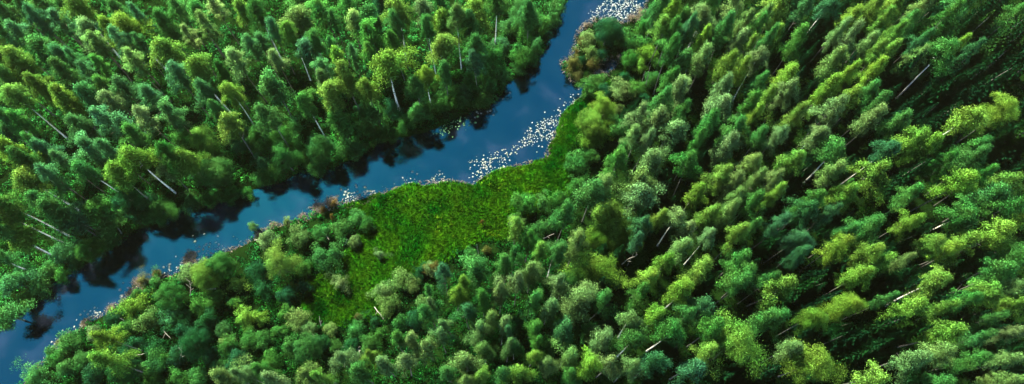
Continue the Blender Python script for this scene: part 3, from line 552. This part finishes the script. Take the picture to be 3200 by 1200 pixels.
# lily pads: clusters in 2576-wide picture coordinates
def pad_mesh(seed, col):
    q = np.random.default_rng(seed); k = 11; th = np.linspace(.25, 6.03, k); rr = q.uniform(.82, 1.12, k)
    ring = np.column_stack([np.cos(th)*rr, np.sin(th)*rr*q.uniform(.7, .95), .05+q.normal(size=k)*.06])
    V = np.vstack([[[.12, 0, .02]], ring, ring-[0, 0, .06], [[.12, 0, -.05]]])
    Q = [[0, i, i+1] for i in range(1, k)]+[[2*k+1, k+i+1, k+i] for i in range(1, k)]
    Q += [x for i in range(1, k) for x in ([i, k+i, i+1], [i+1, k+i, k+i+1])]+[[0, k, 2*k+1], [k, 2*k, 2*k+1], [0, 2*k+1, 1], [1, 2*k+1, k+1]]
    return V, np.array(Q), col
PADS = [(seed, c) for seed, c in zip(range(200, 208), [(.62, .70, .55), (.70, .74, .62), (.50, .62, .45), (.66, .70, .66), (.74, .76, .70), (.56, .66, .50), (.62, .68, .58), (.45, .58, .35)])]  # pale tones put the pads' sheen into their colour
PM = []
for seed, c in PADS:
    c = tuple(v*.095*np.random.default_rng(seed).uniform(.7, 1.25) for v in c)
    V, Q, c = pad_mesh(seed, c); PM.append((quadmesh('lily_pad', V, Q, M_PAD, col=np.array(c)[None]), V, Q, c))
V, Q, _ = pad_mesh(300, 0); GREENPAD = (quadmesh('lily_pad', V, Q, M_PAD, col=np.array([[.022, .075, .014]])), V, Q, (.022, .075, .014))
CL = [([(1490, 50), (1520, 12), (1560, -10), (1605, 0), (1600, 30), (1560, 52), (1510, 48)], 210, .36, 'in the dense patch at the top of the river'),
      ([(1462, 210), (1476, 222), (1466, 250), (1430, 275), (1408, 285), (1420, 262), (1440, 240)], 26, .30, 'below the small peninsula'),
      ([(1410, 290), (1404, 320), (1390, 350), (1350, 350), (1320, 352), (1335, 335), (1370, 305)], 105, .33, 'beside the near bank at the bend'),
      ([(1320, 352), (1350, 352), (1330, 372), (1300, 372)], 16, .36, 'below the bend'),
      ([(1195, 408), (1240, 388), (1290, 378), (1282, 410), (1240, 432), (1212, 448), (1192, 440)], 95, .32, 'in the patch right of the meadow shore'),
      ([(1090, 442), (1122, 436), (1120, 460), (1095, 460)], 16, .33, 'in the small patch off the meadow'),
      ([(1028, 440), (1045, 440), (1042, 462), (1004, 466)], 8, .33, 'off the left meadow shore'),
      ([(868, 490), (912, 478), (955, 484), (905, 502), (872, 512)], 46, .40, 'along the shore left of the meadow'),
      ([(500, 618), (535, 608), (556, 628), (520, 640), (492, 655)], 40, .38, 'beside the grey sedge, lower left'),
      ([(415, 672), (440, 662), (452, 678), (418, 692)], 12, .38, 'at the lower left shore'),
      ([(595, 602), (606, 606), (598, 618), (590, 616)], 4, .36, 'in mid river, left'),
      ([(318, 742), (332, 715), (336, 735), (322, 756)], 10, .4, 'by the lower left shore bend'),
      ([(205, 818), (240, 785), (246, 800), (215, 822)], 24, .40, 'by the far lower left shore'),
      ([(138, 866), (158, 845), (162, 858), (142, 880)], 5, .4, 'near the bottom left shore'),
      ([(1222, 245), (1270, 235), (1260, 275), (1190, 300), (1180, 310)], 8, .36, 'off the far bank at the bend'),
      ([(1105, 300), (1150, 290), (1185, 300), (1160, 322), (1110, 332)], 46, .30, 'in the dark water under the far bank')]
pads = []; q = np.random.default_rng(99)
allp = np.empty((0, 2))
for poly, n, sz, where in CL:
    W = W2(poly); lo, hi = W.min(0), W.max(0); k = 0; t_ = 0
    n = int(n*1.3)
    while k < n and t_ < 6000:
        t_ += 1; p = q.uniform(lo-1.5, hi+1.5)
        if sdf(p[None], W)[0] > q.exponential(.5): continue
        if sdf(p[None], RIV)[0] > -.25: continue
        size = sz*q.uniform(.25, .8)*q.choice([.8, 1, 1.25])
        if len(allp) and np.min(np.hypot(*(allp-p).T)) < size*1.35: continue
        allp = np.vstack([allp, p]); pads.append((size, p, where)); k += 1
pads.sort(key=lambda e: -e[0])
for e in pads[:300]:
    gr = 'dark water' in e[2]; src = GREENPAD if gr else PM[q.integers(0, 8)]
    o = bpy.data.objects.new('lily_pad', src[0]); COL.objects.link(o)
    o.location = (*e[1], .02); o.rotation_euler = (0, 0, q.uniform(0, 6.28)); o.scale = (e[0], e[0], e[0])
    tag(o, ('bright green' if gr else 'pale')+' lily pad floating '+e[2], 'lily pad', 'lily pads '+e[2])
VV, QQ, CC, o_ = [], [], [], 0
for e in pads[300:]:
    src = GREENPAD if 'dark water' in e[2] else PM[q.integers(0, 8)]
    a_ = q.uniform(0, 6.28); Rz = np.array([[math.cos(a_), -math.sin(a_), 0], [math.sin(a_), math.cos(a_), 0], [0, 0, 1]])
    VV.append(src[1]@Rz.T*e[0]+[*e[1], .02]); QQ.append(src[2]+o_); CC.append(np.tile(src[3], (len(src[2]), 1))); o_ += len(src[1])
o = bpy.data.objects.new('small_lily_pads', quadmesh('small_lily_pads', np.concatenate(VV), np.concatenate(QQ), M_PAD, col=np.concatenate(CC))); COL.objects.link(o)
tag(o, 'smaller pale lily pads scattered among the larger ones on the river', 'lily pads', kind='stuff')
print('PADS', len(pads))

# dead trees and fallen branches, in 2576-wide picture coordinates: (base), (tip), lean height, branches
def dead(base, tip, z0, z1, nbr, label, thick=.09, seed=0):
    r_ = np.random.default_rng(seed)
    a = np.array(at(base[0]*1.2422, base[1]*1.2422, z0)[:2]+(z0,)); b = np.array(at(tip[0]*1.2422, tip[1]*1.2422, z1)[:2]+(z1,))
    root = bpy.data.objects.new('dead_tree', None); COL.objects.link(root); root.location = a; tag(root, label, 'dead tree', 'bare dead trees near the meadow')
    d = b-a; L_ = np.linalg.norm(d)
    pts = [d*t+np.array([0, 0, .12*math.sin(t*3)])+r_.normal(size=3)*.04*L_*math.sin(t*3.1)*.5 for t in np.linspace(0, 1, 6)]
    o = bpy.data.objects.new('trunk', tubes('trunk', [(pts, [thick*(1-.7*t) for t in np.linspace(0, 1, 6)])], M_DEAD, 6)); COL.objects.link(o); o.parent = root
    for k in range(nbr):
        t = .35+.55*k/max(1, nbr-1); p = d*t; l = L_*r_.uniform(.25, .45); sd = (-1)**k
        s_ = np.cross(d/L_, [0, 0, 1])*sd; e_ = p+(d/L_*.5+s_*.8+np.array([0, 0, r_.uniform(-.1, .5)]))*l
        o = bpy.data.objects.new('branch', tubes('branch', [([p, (p+e_)/2+[0, 0, .05], e_], [thick*.5, thick*.35, thick*.12])], M_DEAD, 5)); COL.objects.link(o); o.parent = root
for i, (b_, t_, z0, z1, nb, lab) in enumerate([
    ((322, 834), (310, 802), 2.0, 4.2, 2, 'pale forked dead tree left of the olive crown, lower left'),
    ((480, 744), (478, 706), 2.5, 4.5, 4, 'white branching dead tree below the grey sedge'),
    ((333, 894), (390, 884), 2.5, 2.8, 0, 'long pale fallen trunk at the bottom left'),
    ((452, 915), (458, 872), 2.0, 4.2, 5, 'pale dead tree with many twigs near the bottom edge, left'),
    ((410, 830), (430, 852), 1.2, 2.0, 1, 'short pale dead branch among the shrubs, lower left'),
    ((543, 665+62), (518, 727), 3.0, 3.2, 0, 'short pale stick beside the shrubs, left of the meadow'),
    ((862, 872), (908, 882), 1.2, 2.2, 5, 'large white fallen branch below the meadow'),
    ((785, 838), (802, 866), 2.0, 2.6, 1, 'thin pale leaning trunk below the meadow, left'),
    ((808, 820), (803, 795), 1.5, 3.0, 1, 'short pale dead stem above the fallen branch'),
    ((942, 772), (965, 803), 2.4, 3.0, 1, 'thin pale leaning trunk right of the lower meadow'),
    ((868, 616), (874, 602), .8, 1.6, 2, 'small white forked stick at the left meadow edge'),
    ((815, 583), (828, 603), 2.0, 2.8, 1, 'pale leaning stem above the meadow left edge'),
    ((1204, 641), (1200, 614), 1.0, 3.8, 0, 'upright pale dead stem at the right meadow edge'),
    ((640, 604), (666, 604), 1.8, 2.2, 1, 'pale fallen stem by the near shore, left'),
    ((1367, 600), (1394, 588), 1.5, 2.4, 1, 'pale dead branch right of the meadow'),
    ((1564, 665), (1604, 640), 6, 9, 2, 'grey dead branch beside the large lime tree'),
    ((1810, 792), (1803, 770), 8, 10, 1, 'short bare white top in the lower right'),
    ((1625, 215), (1635, 170), 3, 9, 2, 'bare double pale stems behind the peninsula'),
    ((1616, 205), (1622, 180), 3, 8, 0, 'thin bare stem beside the double pale stems'),
    ((2375, 748), (2450, 713), 5, 16, 1, 'long bare reddish trunk near the right edge'),
    ((1180, 712), (1200, 705), 3, 5, 1, 'pale snapped branch in the lower middle')]):
    dead(b_, t_, z0, z1, nb, lab, .075 if i not in (6, 19) else .13, 500+i)

# haze: one even box of tinted air, added to imitate the upper-left lens glow
import os
hz = bpy.data.meshes.new('haze'); import bmesh
b_ = bmesh.new(); bmesh.ops.create_cube(b_, size=1.0); b_.to_mesh(hz); b_.free()
ho = bpy.data.objects.new('haze', hz); COL.objects.link(ho); ho.scale = (3400, 3400, 128); ho.location = (0, 0, 60)
hm, hn_, hout = newmat('haze_air'); hv = N(hn_, 'ShaderNodeVolumePrincipled'); hv.inputs['Color'].default_value = (1, 1, .6, 1)
hv.inputs['Density'].default_value = .0002; hv.inputs['Anisotropy'].default_value = .88
hn_.links.new(hv.outputs[0], hout.inputs['Volume']); hz.materials.append(hm)
tag(ho, 'thin even haze added over the forest to imitate a lens glow', 'haze', kind='stuff')
sc.cycles.volume_bounces = 0
print('TREES', len(trees))
